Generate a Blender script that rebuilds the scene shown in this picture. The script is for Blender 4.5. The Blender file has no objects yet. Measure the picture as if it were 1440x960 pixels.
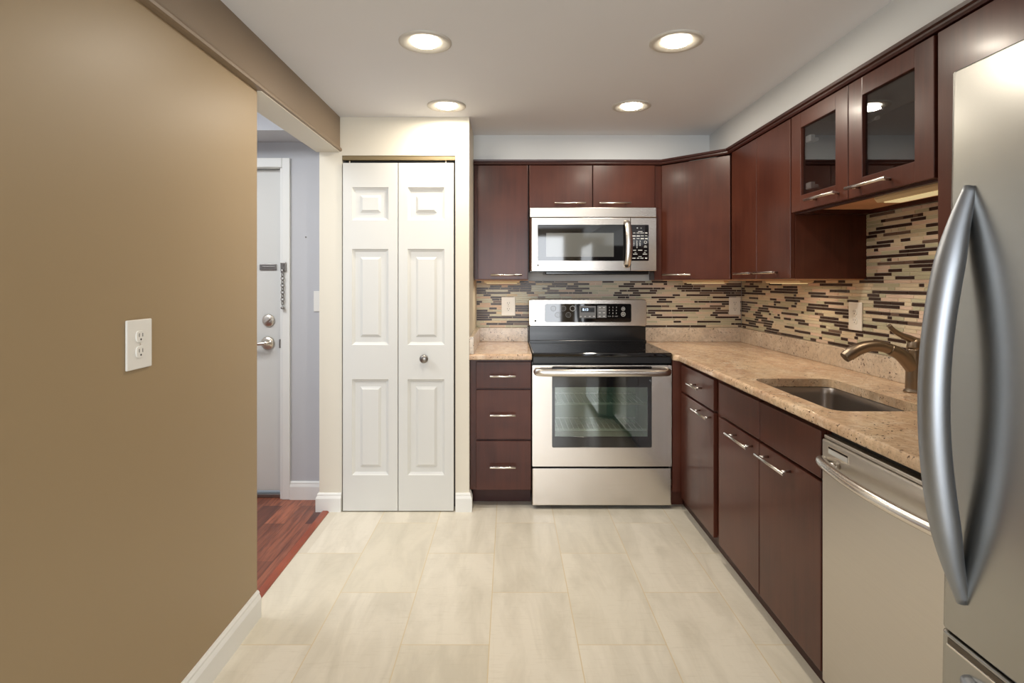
import bpy, bmesh, math, random
from mathutils import Vector, Matrix
random.seed(7)
PI = math.pi
S = bpy.context.scene
COL = S.collection

# ------------------------------------------------------------------ camera, light, exposure
F_PX = 785.0
cd = bpy.data.cameras.new('camera'); cam = bpy.data.objects.new('camera', cd); COL.objects.link(cam)
cam.location = (0, 0, 1.24); cam.rotation_euler = (PI/2, 0, 0)
cd.sensor_fit = 'HORIZONTAL'; cd.sensor_width = 36; cd.lens = 36*F_PX/1440
cd.shift_x = 4/1440; cd.shift_y = -83/1440; cd.clip_start = 0.02
S.camera = cam
S.view_settings.view_transform = 'Standard'; S.view_settings.look = 'None'
S.view_settings.gamma = 1; S.view_settings.use_curve_mapping = False
S.view_settings.exposure = 0.0
w = bpy.data.worlds.new('daylight'); S.world = w; w.use_nodes = True
w.node_tree.nodes['Background'].inputs[0].default_value = (0.75, 0.86, 1, 1)
w.node_tree.nodes['Background'].inputs[1].default_value = 1.0
S.cycles.max_bounces = 8; S.cycles.transparent_max_bounces = 12
S.cycles.sample_clamp_indirect = 6.0; S.cycles.caustics_reflective = False; S.cycles.caustics_refractive = False

def area(name, loc, rot, sx, sy, power, col, shape='RECTANGLE', spread=None):
    l = bpy.data.lights.new(name, 'AREA'); l.shape = shape; l.size = sx; l.size_y = sy
    l.energy = power; l.color = col
    if spread: l.spread = spread
    o = bpy.data.objects.new(name, l); COL.objects.link(o); o.location = loc; o.rotation_euler = rot
    return o
LAMP_W = 6.2
WARM = (1.0, 0.90, 0.76)
area('window_daylight', (-0.05, -2.62, 1.2), (PI/2, 0, 0), 1.9, 1.7, 86, (0.93, 0.965, 1.0))
area('hall_fill', (-1.75, 2.1, 2.24), (0, 0, 0), 0.9, 0.7, 24, (0.95, 0.975, 1.0))  # added cool fill lamp below the hall ceiling, an unseen source

# ------------------------------------------------------------------ materials
def lin(c):
    return tuple(((v/255)/12.92 if v/255 <= 0.04045 else ((v/255+0.055)/1.055)**2.4) for v in c)
def mat(name, col, rough=0.5, metal=0.0, spec=0.5, coat=0.0, emit=None, es=0):
    m = bpy.data.materials.new(name); m.use_nodes = True
    b = m.node_tree.nodes['Principled BSDF']
    b.inputs['Base Color'].default_value = (*col, 1); b.inputs['Roughness'].default_value = rough
    b.inputs['Metallic'].default_value = metal; b.inputs['Specular IOR Level'].default_value = spec
    b.inputs['Coat Weight'].default_value = coat; b.inputs['Coat Roughness'].default_value = 0.15
    if emit: b.inputs['Emission Color'].default_value = (*emit, 1); b.inputs['Emission Strength'].default_value = es
    return m
class NT:
    def __init__(s, m): s.t = m.node_tree; s.b = s.t.nodes['Principled BSDF']
    def n(s, typ, **kw):
        x = s.t.nodes.new(typ)
        for k, v in kw.items(): setattr(x, k, v)
        return x
    def l(s, a, b): s.t.links.new(a, b)
    def coords(s, scale=(1, 1, 1), loc=(0, 0, 0)):
        c = s.n('ShaderNodeTexCoord'); mp = s.n('ShaderNodeMapping')
        mp.inputs['Scale'].default_value = scale; mp.inputs['Location'].default_value = loc
        s.l(c.outputs['Object'], mp.inputs['Vector']); return mp.outputs[0]
    def noise(s, vec, scale, detail=3, rough=0.5, dist=0):
        x = s.n('ShaderNodeTexNoise'); x.inputs['Scale'].default_value = scale; x.inputs['Detail'].default_value = detail
        x.inputs['Roughness'].default_value = rough; x.inputs['Distortion'].default_value = dist
        s.l(vec, x.inputs['Vector']); return x.outputs['Fac']
    def ramp(s, fac, stops):
        r = s.n('ShaderNodeValToRGB'); e = r.color_ramp.elements
        while len(e) < len(stops): e.new(0.5)
        for el, (p, c) in zip(e, stops): el.position = p; el.color = (*c, 1) if len(c) == 3 else c
        s.l(fac, r.inputs[0]); return r.outputs[0]
    def mix(s, fac, a, b, mode='MIX'):
        x = s.n('ShaderNodeMix', data_type='RGBA', blend_type=mode)
        for sock, v in ((x.inputs[0], fac), (x.inputs[6], a), (x.inputs[7], b)):
            if hasattr(v, 'is_linked'): s.l(v, sock)
            elif isinstance(v, (int, float)): sock.default_value = v
            else: sock.default_value = (*v, 1)
        return x.outputs[2]
    def bump(s, h, strength, dist=0.01):
        x = s.n('ShaderNodeBump'); x.inputs['Strength'].default_value = strength; x.inputs['Distance'].default_value = dist
        s.l(h, x.inputs['Height']); s.l(x.outputs[0], s.b.inputs['Normal'])
    def base(s, c): s.l(c, s.b.inputs['Base Color'])

def paint(name, col, rough=0.55, bump=0.03):
    m = mat(name, col, rough, spec=0.35); t = NT(m); v = t.coords()
    n = t.noise(v, 2.0, 2); d = tuple(c*0.94 for c in col)
    t.base(t.mix(n, d, col)); t.bump(t.noise(v, 160, 2), bump, 0.002); return m
M = {}
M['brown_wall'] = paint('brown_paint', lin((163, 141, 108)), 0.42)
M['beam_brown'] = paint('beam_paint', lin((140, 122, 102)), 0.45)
M['cream'] = paint('cream_paint', lin((228, 222, 207)))
M['hall_grey'] = paint('hall_paint', lin((196, 197, 201)))
M['soffit'] = paint('soffit_paint', lin((216, 219, 220)))
M['ceiling'] = paint('ceiling_paint', lin((234, 235, 239)), 0.7)
M['white'] = paint('white_trim_paint', lin((238, 238, 234)), 0.35, 0.01)
M['door_white'] = paint('door_paint', lin((222, 222, 218)), 0.38, 0.01)
M['plastic'] = mat('white_plastic', lin((236, 234, 228)), 0.3)
M['slot'] = mat('dark_slot', (0.02, 0.02, 0.02), 0.6)
M['nickel'] = mat('brushed_nickel', (0.72, 0.66, 0.58), 0.28, 1)
M['dark_nickel'] = mat('aged_nickel', (0.30, 0.28, 0.26), 0.35, 1)
M['black'] = mat('black_enamel', (0.012, 0.012, 0.013), 0.18)
M['black_glass'] = mat('black_glass', (0.006, 0.006, 0.007), 0.04, spec=0.9)
M['gasket'] = mat('dark_gasket', (0.03, 0.028, 0.026), 0.6)
M['print'] = mat('white_print', (0.75, 0.76, 0.74), 0.5)
M['grey_print'] = mat('grey_print', (0.22, 0.22, 0.22), 0.4)
M['ring_print'] = mat('ring_print', (0.30, 0.31, 0.31), 0.4)
M['digits'] = mat('display_digits', (0.5, 0.7, 0.9), 0.5, emit=(0.7, 0.85, 1), es=2.0)
M['lens'] = mat('lamp_lens', (0.9, 0.85, 0.75), 0.4, emit=(1, 0.91, 0.74), es=24)
M['baffle'] = mat('lamp_trim', lin((205, 200, 190)), 0.4)
M['under_lens'] = mat('under_cabinet_lens', (0.9, 0.8, 0.5), 0.4, emit=(1, 0.84, 0.45), es=0.4)
M['under_body'] = mat('under_cabinet_housing', lin((214, 190, 150)), 0.4)
M['oven_inside'] = mat('oven_enamel', (0.34, 0.40, 0.37), 0.4)
M['rack'] = mat('rack_chrome', (0.85, 0.85, 0.83), 0.3, 0.3)

def wood(name, a, b, rough=0.3, coat=0.10, scale=(14, 14, 0.9)):
    m = mat(name, a, rough, spec=0.27, coat=coat); t = NT(m)
    g = t.noise(t.coords(scale), 3, 5, 0.6, 0.4); blot = t.noise(t.coords(), 3.0, 3)
    c = t.mix(t.ramp(g, [(0.3, (0, 0, 0)), (0.75, (1, 1, 1))]), a, b)
    c = t.mix(t.ramp(blot, [(0.35, (0, 0, 0)), (0.7, (0.7, 0.7, 0.7))]), c, (b[0]*1.55, b[1]*1.8, b[2]*1.8))
    t.base(c); t.bump(g, 0.04, 0.002); return m
M['wood'] = wood('cherry_stained_wood', (0.045, 0.0112, 0.0070), (0.077, 0.0212, 0.0125))
M['wood_dark'] = wood('dark_cabinet_edge', (0.030, 0.008, 0.006), (0.045, 0.012, 0.009), 0.4, 0.1)
M['maple'] = wood('maple_underside', lin((196, 142, 108)), lin((206, 152, 116)), 0.5, 0.0)
M['threshold'] = wood('threshold_wood', lin((122, 54, 36)), lin((140, 66, 44)), 0.3, 0.3, (14, 0.9, 14))

def steel(name, col, rough, bmp=0.05):
    m = mat(name, col, rough, 1); t = NT(m)
    n = t.noise(t.coords((1.5, 1.5, 420)), 1, 3)
    t.base(t.mix(n, tuple(c*0.93 for c in col), col)); t.bump(n, bmp, 0.001)
    return m
M['steel'] = steel('brushed_steel', (0.66, 0.61, 0.555), 0.24)
M['steel_soft'] = steel('satin_steel', (0.63, 0.595, 0.55), 0.35, 0.04)
M['fridge_steel'] = steel('fridge_steel', (0.37, 0.365, 0.345), 0.25, 0.03)
M['pocket'] = mat('dark_pocket_metal', (0.10, 0.085, 0.07), 0.2, 1)
M['track'] = mat('brown_track_paint', lin((128, 112, 80)), 0.5)
M['hinge'] = mat('zinc_hinge', (0.62, 0.62, 0.60), 0.35)
M['burner_print'] = mat('burner_print', (0.035, 0.035, 0.035), 0.15)
M['steel_bar'] = mat('handle_steel', (0.70, 0.66, 0.61), 0.24, 1)
M['fridge_bar'] = mat('fridge_handle_steel', (0.33, 0.35, 0.38), 0.44, 1)
M['sink_steel'] = steel('sink_steel', (0.40, 0.36, 0.33), 0.33, 0.05)
M['bronze'] = mat('brushed_bronze_nickel', (0.29, 0.23, 0.175), 0.38, 1)

def clear_glass(name, gloss, tint):
    m = bpy.data.materials.new(name); m.use_nodes = True; t = m.node_tree; t.nodes.clear()
    o = t.nodes.new('ShaderNodeOutputMaterial'); mx = t.nodes.new('ShaderNodeMixShader')
    tr = t.nodes.new('ShaderNodeBsdfTransparent'); gl = t.nodes.new('ShaderNodeBsdfGlossy'); fr = t.nodes.new('ShaderNodeFresnel')
    ad = t.nodes.new('ShaderNodeMath'); ad.operation = 'ADD'; ad.use_clamp = True; ad.inputs[1].default_value = gloss
    ge = t.nodes.new('ShaderNodeNewGeometry'); mu = t.nodes.new('ShaderNodeMath'); mu.operation = 'MULTIPLY_ADD'
    mu.inputs[1].default_value = 1/1.5-1.5; mu.inputs[2].default_value = 1.5
    t.links.new(ge.outputs['Backfacing'], mu.inputs[0]); t.links.new(mu.outputs[0], fr.inputs[0]); tr.inputs[0].default_value = (*tint, 1); gl.inputs['Roughness'].default_value = 0.015
    t.links.new(fr.outputs[0], ad.inputs[0]); t.links.new(ad.outputs[0], mx.inputs[0])
    t.links.new(tr.outputs[0], mx.inputs[1]); t.links.new(gl.outputs[0], mx.inputs[2]); t.links.new(mx.outputs[0], o.inputs[0])
    return m
M['glass'] = clear_glass('cabinet_glass', 0.06, (0.72, 0.72, 0.73))
M['oven_glass'] = clear_glass('oven_glass', 0.13, (0.72, 0.80, 0.74))
M['mw_glass'] = mat('microwave_window_glass', (0.12, 0.125, 0.122), 0.05, spec=1.0)

def granite(name, c0, c1, c2, speck):
    m = mat(name, c0, 0.16, spec=0.5); t = NT(m)
    v = t.coords((1, 1, 1)); vs = t.coords((2.6, 1.0, 2.0))
    big = t.noise(vs, 3.0, 6, 0.62, 1.2); fine = t.noise(v, 55, 4, 0.7); mid = t.noise(v, 16, 4, 0.65)
    c = t.mix(t.ramp(big, [(0.36, (0, 0, 0)), (0.62, (1, 1, 1))]), c0, c1)
    c = t.mix(t.ramp(mid, [(0.50, (0, 0, 0)), (0.75, (0.8, 0.8, 0.8))]), c, c2)
    c = t.mix(t.ramp(fine, [(0.38, (0.35, 0.35, 0.35)), (0.55, (0, 0, 0))]), c, tuple(x*0.55 for x in c1))
    sp = t.ramp(t.noise(v, 95, 2, 0.5, 0.8), [(0.62, (0, 0, 0)), (0.66, (1, 1, 1))])
    cl = t.ramp(t.noise(v, 7, 4, 0.7), [(0.42, (0.12, 0.12, 0.12)), (0.58, (1, 1, 1))])
    c = t.mix(t.mix(1.0, sp, cl, 'MULTIPLY'), c, speck); t.base(c); return m
M['granite'] = granite('tan_granite', lin((222, 195, 163)), lin((196, 162, 132)), lin((234, 216, 192)), (0.05, 0.02, 0.015))
M['granite_grey'] = granite('pale_speckled_granite', lin((220, 204, 184)), lin((204, 188, 170)), lin((230, 220, 206)), (0.05, 0.025, 0.03))  # greyer upstand stone: partly slab hue, partly lighting difference put into the colour

def floor_tile():
    m = mat('cream_porcelain_tile', (0.6, 0.55, 0.45), 0.28, spec=0.45); t = NT(m)
    c = t.n('ShaderNodeTexCoord'); sp = t.n('ShaderNodeSeparateXYZ'); t.l(c.outputs['Object'], sp.inputs[0])
    def add(s, k):
        a = t.n('ShaderNodeMath', operation='ADD'); t.l(s, a.inputs[0]); a.inputs[1].default_value = k; return a.outputs[0]
    cb = t.n('ShaderNodeCombineXYZ'); W_, R_ = 0.645, 0.3035
    t.l(add(sp.outputs['Y'], -2.234+W_/2+W_*10), cb.inputs[0]); t.l(add(sp.outputs['X'], 0.068+R_*20), cb.inputs[1])
    def brick(mortar):
        b = t.n('ShaderNodeTexBrick'); b.offset = 0.5; b.inputs['Scale'].default_value = 1
        b.inputs['Mortar Size'].default_value = mortar; b.inputs['Mortar Smooth'].default_value = 0.0
        b.inputs['Brick Width'].default_value = W_; b.inputs['Row Height'].default_value = R_; b.inputs['Bias'].default_value = 0
        t.l(cb.outputs[0], b.inputs['Vector']); return b
    b = brick(0.0016)
    b.inputs['Color1'].default_value = (0, 0, 0, 1); b.inputs['Color2'].default_value = (1, 1, 1, 1); b.inputs['Mortar'].default_value = (0.5, 0.5, 0.5, 1)
    tone = t.mix(b.outputs['Color'], lin((222, 214, 195)), lin((231, 224, 209)))
    # cloudy streaks that run with the long side of each tile
    vv = t.n('ShaderNodeCombineXYZ'); t.l(sp.outputs['X'], vv.inputs[0]); t.l(sp.outputs['Y'], vv.inputs[1])
    mm = t.n('ShaderNodeMath', operation='MULTIPLY'); t.l(b.outputs['Color'], mm.inputs[0]); mm.inputs[1].default_value = 37.0
    t.l(mm.outputs[0], vv.inputs[2])
    mp = t.n('ShaderNodeMapping'); mp.inputs['Scale'].default_value = (5.5, 1.3, 1); t.l(vv.outputs[0], mp.inputs[0])
    s1 = t.noise(mp.outputs[0], 1.6, 5, 0.6, 0.6)
    tone = t.mix(t.ramp(s1, [(0.42, (0, 0, 0)), (0.66, (0.6, 0.6, 0.6))]), tone, lin((198, 190, 172)))
    mp2 = t.n('ShaderNodeMapping'); mp2.inputs['Scale'].default_value = (6, 55, 1); t.l(vv.outputs[0], mp2.inputs[0])
    s2 = t.noise(mp2.outputs[0], 2, 4, 0.7)
    tone = t.mix(t.ramp(s2, [(0.55, (0, 0, 0)), (0.8, (0.35, 0.35, 0.35))]), tone, lin((182, 170, 146)))
    dv_ = t.n('ShaderNodeMath', operation='DIVIDE'); t.l(add(sp.outputs['X'], 0.068+R_*20), dv_.inputs[0]); dv_.inputs[1].default_value = R_
    fc = t.n('ShaderNodeMath', operation='FRACT'); t.l(dv_.outputs[0], fc.inputs[0])
    lt = t.n('ShaderNodeMath', operation='LESS_THAN'); t.l(fc.outputs[0], lt.inputs[0]); lt.inputs[1].default_value = 0.17
    gt = t.n('ShaderNodeMath', operation='GREATER_THAN'); t.l(b.outputs['Color'], gt.inputs[0]); gt.inputs[1].default_value = 0.72
    bd = t.n('ShaderNodeMath', operation='MULTIPLY'); t.l(lt.outputs[0], bd.inputs[0]); t.l(gt.outputs[0], bd.inputs[1])
    bd2 = t.n('ShaderNodeMath', operation='MULTIPLY'); t.l(bd.outputs[0], bd2.inputs[0]); bd2.inputs[1].default_value = 0.32
    tone = t.mix(bd2.outputs[0], tone, lin((196, 186, 166)))
    col = t.mix(b.outputs['Fac'], tone, lin((214, 196, 158)))
    t.base(col)
    inv = t.n('ShaderNodeMath', operation='SUBTRACT'); inv.inputs[0].default_value = 1; t.l(b.outputs['Fac'], inv.inputs[1])
    t.bump(inv.outputs[0], 0.25, 0.002); return m
M['floor_tile'] = floor_tile()
def plank_floor():
    m = mat('red_brown_laminate', (0.1, 0.03, 0.02), 0.3, spec=0.5); t = NT(m)
    c = t.n('ShaderNodeTexCoord'); sp = t.n('ShaderNodeSeparateXYZ'); t.l(c.outputs['Object'], sp.inputs[0])
    cb = t.n('ShaderNodeCombineXYZ'); t.l(sp.outputs['Y'], cb.inputs[0]); t.l(sp.outputs['X'], cb.inputs[1])
    b = t.n('ShaderNodeTexBrick'); b.offset = 0.37; b.inputs['Scale'].default_value = 1; b.inputs['Mortar Size'].default_value = 0.0008
    b.inputs['Brick Width'].default_value = 0.62; b.inputs['Row Height'].default_value = 0.105
    b.inputs['Color1'].default_value = (0, 0, 0, 1); b.inputs['Color2'].default_value = (1, 1, 1, 1); b.inputs['Mortar'].default_value = (0, 0, 0, 1)
    t.l(cb.outputs[0], b.inputs['Vector'])
    c1 = t.mix(b.outputs['Color'], lin((66, 36, 32)), lin((178, 106, 78)))
    g = t.noise(t.coords((30, 2.2, 1)), 2, 5, 0.6, 0.5)
    c1 = t.mix(t.ramp(g, [(0.4, (0, 0, 0)), (0.7, (0.8, 0.8, 0.8))]), c1, lin((70, 34, 30))); t.base(c1); return m
M['planks'] = plank_floor()
M['grout'] = mat('pale_grout', lin((232, 222, 206)), 0.8)
M['t_dark'] = mat('dark_brown_glass_tile', lin((60, 43, 38)), 0.3, spec=0.35)
M['t_mid'] = mat('grey_brown_glass_tile', lin((112, 92, 80)), 0.3, spec=0.35)
M['t_olive'] = mat('olive_glass_tile', lin((190, 186, 160)), 0.28, spec=0.4)
M['t_sand'] = mat('sand_stone_tile', lin((214, 198, 172)), 0.5)
M['t_pink'] = mat('rose_stone_tile', lin((214, 190, 172)), 0.5)
M['t_pale'] = mat('pale_stone_tile', lin((208, 198, 174)), 0.45)

# ------------------------------------------------------------------ mesh helpers
def BM(): return bmesh.new()
def _merge(dst, src):
    me = bpy.data.meshes.new('tmp'); src.to_mesh(me); src.free(); dst.from_mesh(me); bpy.data.meshes.remove(me)
def box(bm, x0, x1, y0, y1, z0, z1, bev=0.0, seg=2, mi=0, M4=None):
    b = bmesh.new(); bmesh.ops.create_cube(b, size=1)
    for v in b.verts:
        v.co = Vector(((x0+x1)/2+v.co.x*(x1-x0), (y0+y1)/2+v.co.y*(y1-y0), (z0+z1)/2+v.co.z*(z1-z0)))
    if bev > 0:
        bmesh.ops.bevel(b, geom=list(b.edges), offset=min(bev, 0.45*min(abs(x1-x0), abs(y1-y0), abs(z1-z0))), segments=seg, profile=0.5, affect='EDGES')
    for f in b.faces: f.material_index = mi
    if M4 is not None: b.transform(M4)
    _merge(bm, b); return bm
def quad(bm, pts, mi=0):
    f = bm.faces.new([bm.verts.new(p) for p in pts]); f.material_index = mi; return f
def prism(bm, outline, axis, a, b, bev=0.0, mi=0):
    """polygon outline (2D) extruded along axis 'x','y' or 'z' from a to b"""
    def P(u, v, w_):
        return {'x': (w_, u, v), 'y': (u, w_, v), 'z': (u, v, w_)}[axis]
    q = bmesh.new()
    lo = [q.verts.new(P(u, v, a)) for u, v in outline]; hi = [q.verts.new(P(u, v, b)) for u, v in outline]
    n = len(outline)
    q.faces.new(lo); q.faces.new(hi)
    for i in range(n): q.faces.new((lo[i], lo[(i+1) % n], hi[(i+1) % n], hi[i]))
    bmesh.ops.recalc_face_normals(q, faces=list(q.faces))
    if bev > 0: bmesh.ops.bevel(q, geom=list(q.edges), offset=bev, segments=2, profile=0.5, affect='EDGES')
    for f in q.faces: f.material_index = mi
    _merge(bm, q); return bm
def rrect(u0, u1, v0, v1, r, seg=5):
    out = []
    for cx, cy, a0 in ((u1-r, v1-r, 0), (u0+r, v1-r, PI/2), (u0+r, v0+r, PI), (u1-r, v0+r, 1.5*PI)):
        for k in range(seg+1):
            a = a0+PI/2*k/seg; out.append((cx+r*math.cos(a), cy+r*math.sin(a)))
    return out
def frame(bm, outer, hole, axis, a, b_, bev=0.0):
    q = bmesh.new(); E = []
    def P(u, v, w_): return {'x': (w_, u, v), 'y': (u, w_, v), 'z': (u, v, w_)}[axis]
    for lp in (outer, hole):
        vs = [q.verts.new(P(u, v, a)) for u, v in lp]
        E += [q.edges.new((vs[i], vs[(i+1) % len(vs)])) for i in range(len(vs))]
    bmesh.ops.triangle_fill(q, edges=E, use_beauty=True, use_dissolve=False)
    r = bmesh.ops.extrude_face_region(q, geom=list(q.faces))
    k = {'x': 0, 'y': 1, 'z': 2}[axis]
    for v in r['geom']:
        if isinstance(v, bmesh.types.BMVert): v.co[k] = b_
    bmesh.ops.recalc_face_normals(q, faces=list(q.faces)); _merge(bm, q); return bm
def lathe(bm, prof, seg=32, M4=None, mi=0, cap=True):
    q = bmesh.new(); rings = []
    for r, z in prof:
        rings.append([q.verts.new((r*math.cos(2*PI*k/seg), r*math.sin(2*PI*k/seg), z)) for k in range(seg)] if r > 1e-6 else [q.verts.new((0, 0, z))])
    for A, B in zip(rings, rings[1:]):
        for k in range(seg):
            k2 = (k+1) % seg
            if len(A) == 1 and len(B) == 1: continue
            if len(A) == 1: f = q.faces.new((A[0], B[k], B[k2]))
            elif len(B) == 1: f = q.faces.new((A[k], A[k2], B[0]))
            else: f = q.faces.new((A[k], A[k2], B[k2], B[k]))
            f.smooth = True
    if cap:
        if len(rings[0]) > 1: q.faces.new(rings[0])
        if len(rings[-1]) > 1: q.faces.new(rings[-1])
    bmesh.ops.recalc_face_normals(q, faces=list(q.faces))
    for f in q.faces: f.material_index = mi
    if M4 is not None: q.transform(M4)
    _merge(bm, q); return bm
def cyl(bm, p0, p1, r, seg=16, bev=0.0, mi=0):
    p0, p1 = Vector(p0), Vector(p1); d = p1-p0; L = d.length
    m4 = Matrix.Translation(p0) @ d.to_track_quat('Z', 'Y').to_matrix().to_4x4()
    prof = [(r, 0), (r, L)] if bev <= 0 else [(r-bev, 0), (r, bev), (r, L-bev), (r-bev, L)]
    return lathe(bm, prof, seg, m4, mi)
def crom(pts, n):
    pts = [Vector(p) for p in pts]; out = []
    P = [pts[0]*2-pts[1]]+pts+[pts[-1]*2-pts[-2]]
    for i in range(1, len(P)-2):
        for k in range(n):
            t = k/n; a, b, c, d = P[i-1], P[i], P[i+1], P[i+2]
            out.append(0.5*((2*b)+(c-a)*t+(2*a-5*b+4*c-d)*t*t+(3*b-a-3*c+d)*t**3))
    out.append(pts[-1]); return out
def tube(bm, pts, radii, seg=16, flat=1.0, up=(0, 0, 1), n=6, mi=0):
    """smooth tube through pts with a radius per point; flat scales the section along its second axis"""
    P = crom(pts, n)
    R = [x.x for x in crom([(r, 0, 0) for r in radii], n)]
    q = bmesh.new(); rings = []
    for i, p in enumerate(P):
        t = (P[min(i+1, len(P)-1)]-P[max(i-1, 0)]).normalized()
        s = t.cross(Vector(up)); s = s.normalized() if s.length > 1e-4 else Vector((1, 0, 0)); u = s.cross(t)
        rings.append([q.verts.new(p+s*(R[i]*math.cos(2*PI*k/seg))+u*(R[i]*flat*math.sin(2*PI*k/seg))) for k in range(seg)])
    for A, B in zip(rings, rings[1:]):
        for k in range(seg):
            f = q.faces.new((A[k], A[(k+1) % seg], B[(k+1) % seg], B[k])); f.smooth = True
    q.faces.new(rings[0]); q.faces.new(rings[-1])
    bmesh.ops.recalc_face_normals(q, faces=list(q.faces))
    for f in q.faces: f.material_index = mi
    _merge(bm, q); return bm
def sweep(bm, path, prof, mi=0, closed_prof=True):
    """profile [(out, z)] swept along a 2D path with mitred corners; out points to the left of travel"""
    pts = [Vector(p) for p in path]; q = bmesh.new(); rings = []
    for i, p in enumerate(pts):
        d0 = (pts[i]-pts[i-1]).normalized() if i else None
        d1 = (pts[i+1]-pts[i]).normalized() if i < len(pts)-1 else None
        n0 = Vector((-d0.y, d0.x)) if d0 else None; n1 = Vector((-d1.y, d1.x)) if d1 else None
        if n0 and n1: nn = (n0+n1).normalized(); nn = nn/max(0.2, nn.dot(n0))
        else: nn = n0 or n1
        rings.append([q.verts.new((p.x+nn.x*o, p.y+nn.y*o, z)) for o, z in prof])
    m = len(prof)
    for A, B in zip(rings, rings[1:]):
        for k in range(m if closed_prof else m-1): q.faces.new((A[k], A[(k+1) % m], B[(k+1) % m], B[k]))
    q.faces.new(rings[0]); q.faces.new(rings[-1])
    bmesh.ops.recalc_face_normals(q, faces=list(q.faces))
    for f in q.faces: f.material_index = mi
    _merge(bm, q); return bm
def text(bm, s, size, M4, mi=0, align='CENTER'):
    c = bpy.data.curves.new('t', 'FONT'); c.body = s; c.size = size; c.align_x = align; c.align_y = 'CENTER'; c.extrude = 0.0002; c.resolution_u = 3
    o = bpy.data.objects.new('t', c); COL.objects.link(o)
    dg = bpy.context.evaluated_depsgraph_get(); me = bpy.data.meshes.new_from_object(o.evaluated_get(dg))
    q = bmesh.new(); q.from_mesh(me); q.transform(M4)
    for f in q.faces: f.material_index = mi
    _merge(bm, q); bpy.data.objects.remove(o); bpy.data.curves.remove(c); bpy.data.meshes.remove(me)
def facing_front(x, y, z): return Matrix.Translation((x, y, z)) @ Matrix.Rotation(PI/2, 4, 'X')

def obj(name, bm, mats, parent=None, world=True, smooth=False):
    me = bpy.data.meshes.new(name); bm.to_mesh(me); bm.free()
    for m in (mats if isinstance(mats, (list, tuple)) else [mats]): me.materials.append(M[m])
    if smooth:
        for p in me.polygons: p.use_smooth = True
    o = bpy.data.objects.new(name, me); COL.objects.link(o)
    if parent is not None:
        o.parent = parent
        if world and parent.type == 'EMPTY': o.matrix_parent_inverse = Matrix.Translation(-parent.location)
    return o
def thing(name, label, cat, loc=(0, 0, 0), group=None, kind=None):
    o = bpy.data.objects.new(name, None); COL.objects.link(o); o.location = loc; o.empty_display_size = 0.1
    o['label'] = label; o['category'] = cat
    if group: o['group'] = group
    if kind: o['kind'] = kind
    return o
def struct(name, bm, mats, label=None):
    o = obj(name, bm, mats); o['kind'] = 'structure'; o['label'] = label or name.replace('_', ' '); o['category'] = name.split('_')[0]
    return o
def dup(root, loc, rotz=0, label=None, skip=()):
    r = root.copy(); COL.objects.link(r); r.location = loc; r.rotation_euler = (0, 0, rotz)
    if label: r['label'] = label
    for ch in list(root.children):
        c = ch.copy(); COL.objects.link(c); c.parent = r
        for g in list(ch.children):
            d = g.copy(); COL.objects.link(d); d.parent = c
    return r

# ------------------------------------------------------------------ room dimensions
CEIL = 2.137; XL = -0.935; XR = 1.55; YB = 3.71; YP = 3.03; REAR = -2.6
XHALL = -1.045; HALL_L = -2.5; HALL_Y = 3.20; BEAM_Z = 1.95; OPEN_Y = 2.07
# floors
b = BM(); box(b, -0.973, XR, REAR, YB, -0.05, 0); struct('floor', b, 'floor_tile', 'cream rectangular porcelain tile kitchen floor')
b = BM(); box(b, HALL_L, -0.973, 0.9, 3.3, -0.05, 0.0); struct('floor_hall', b, 'planks', 'red brown plank floor of the entry hall')
b = BM(); prism(b, [(-1.014, 0), (-0.973, 0), (-0.973, 0.004), (-0.982, 0.009), (-1.004, 0.009), (-1.014, 0.002)], 'y', OPEN_Y, 3.012); struct('trim_1', b, 'threshold', 'reddish wood threshold strip between hall planks and tile')
# ceilings
b = BM(); box(b, -1.0, XR, REAR, YB, CEIL, CEIL+0.1); struct('ceiling', b, 'ceiling', 'pale grey kitchen ceiling')
b = BM(); box(b, HALL_L, XHALL, 0.9, 3.3, 2.30, 2.38); box(b, HALL_L, -1.03, 2.946, HALL_Y, 2.043, 2.30); struct('ceiling_hall', b, 'hall_grey', 'hall ceiling with a dropped soffit over the entrance door')
# left wall (brown towards the kitchen, grey towards the hall) and the beam over it
b = BM(); box(b, XHALL, XL, REAR, OPEN_Y, 0, BEAM_Z, mi=0)
for f in b.faces:
    if f.normal.x < -0.5: f.material_index = 1
    if f.normal.y > 0.5: f.material_index = 2
struct('wall_left', b, ['brown_wall', 'hall_grey', 'cream'], 'brown painted left wall')
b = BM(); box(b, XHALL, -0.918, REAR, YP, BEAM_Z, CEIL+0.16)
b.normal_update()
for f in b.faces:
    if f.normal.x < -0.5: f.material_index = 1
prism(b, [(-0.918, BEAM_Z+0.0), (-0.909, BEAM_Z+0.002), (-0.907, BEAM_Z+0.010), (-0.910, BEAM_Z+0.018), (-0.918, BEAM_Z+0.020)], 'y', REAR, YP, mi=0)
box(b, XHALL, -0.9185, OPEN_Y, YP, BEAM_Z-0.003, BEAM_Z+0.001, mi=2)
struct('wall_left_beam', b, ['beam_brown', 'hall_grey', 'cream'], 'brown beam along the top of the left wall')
def baseboard(b, path, h=0.10, t=0.016):
    sweep(b, path, [(0, 0), (t, 0), (t, h*0.72), (t*0.8, h*0.80), (t*0.62, h*0.86), (t*0.62, h*0.93), (t*0.3, h), (0, h)])
b = BM(); baseboard(b, [(XL, OPEN_Y), (XL, REAR)]); struct('baseboard_left', b, 'white', 'white baseboard under the brown left wall')
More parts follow.
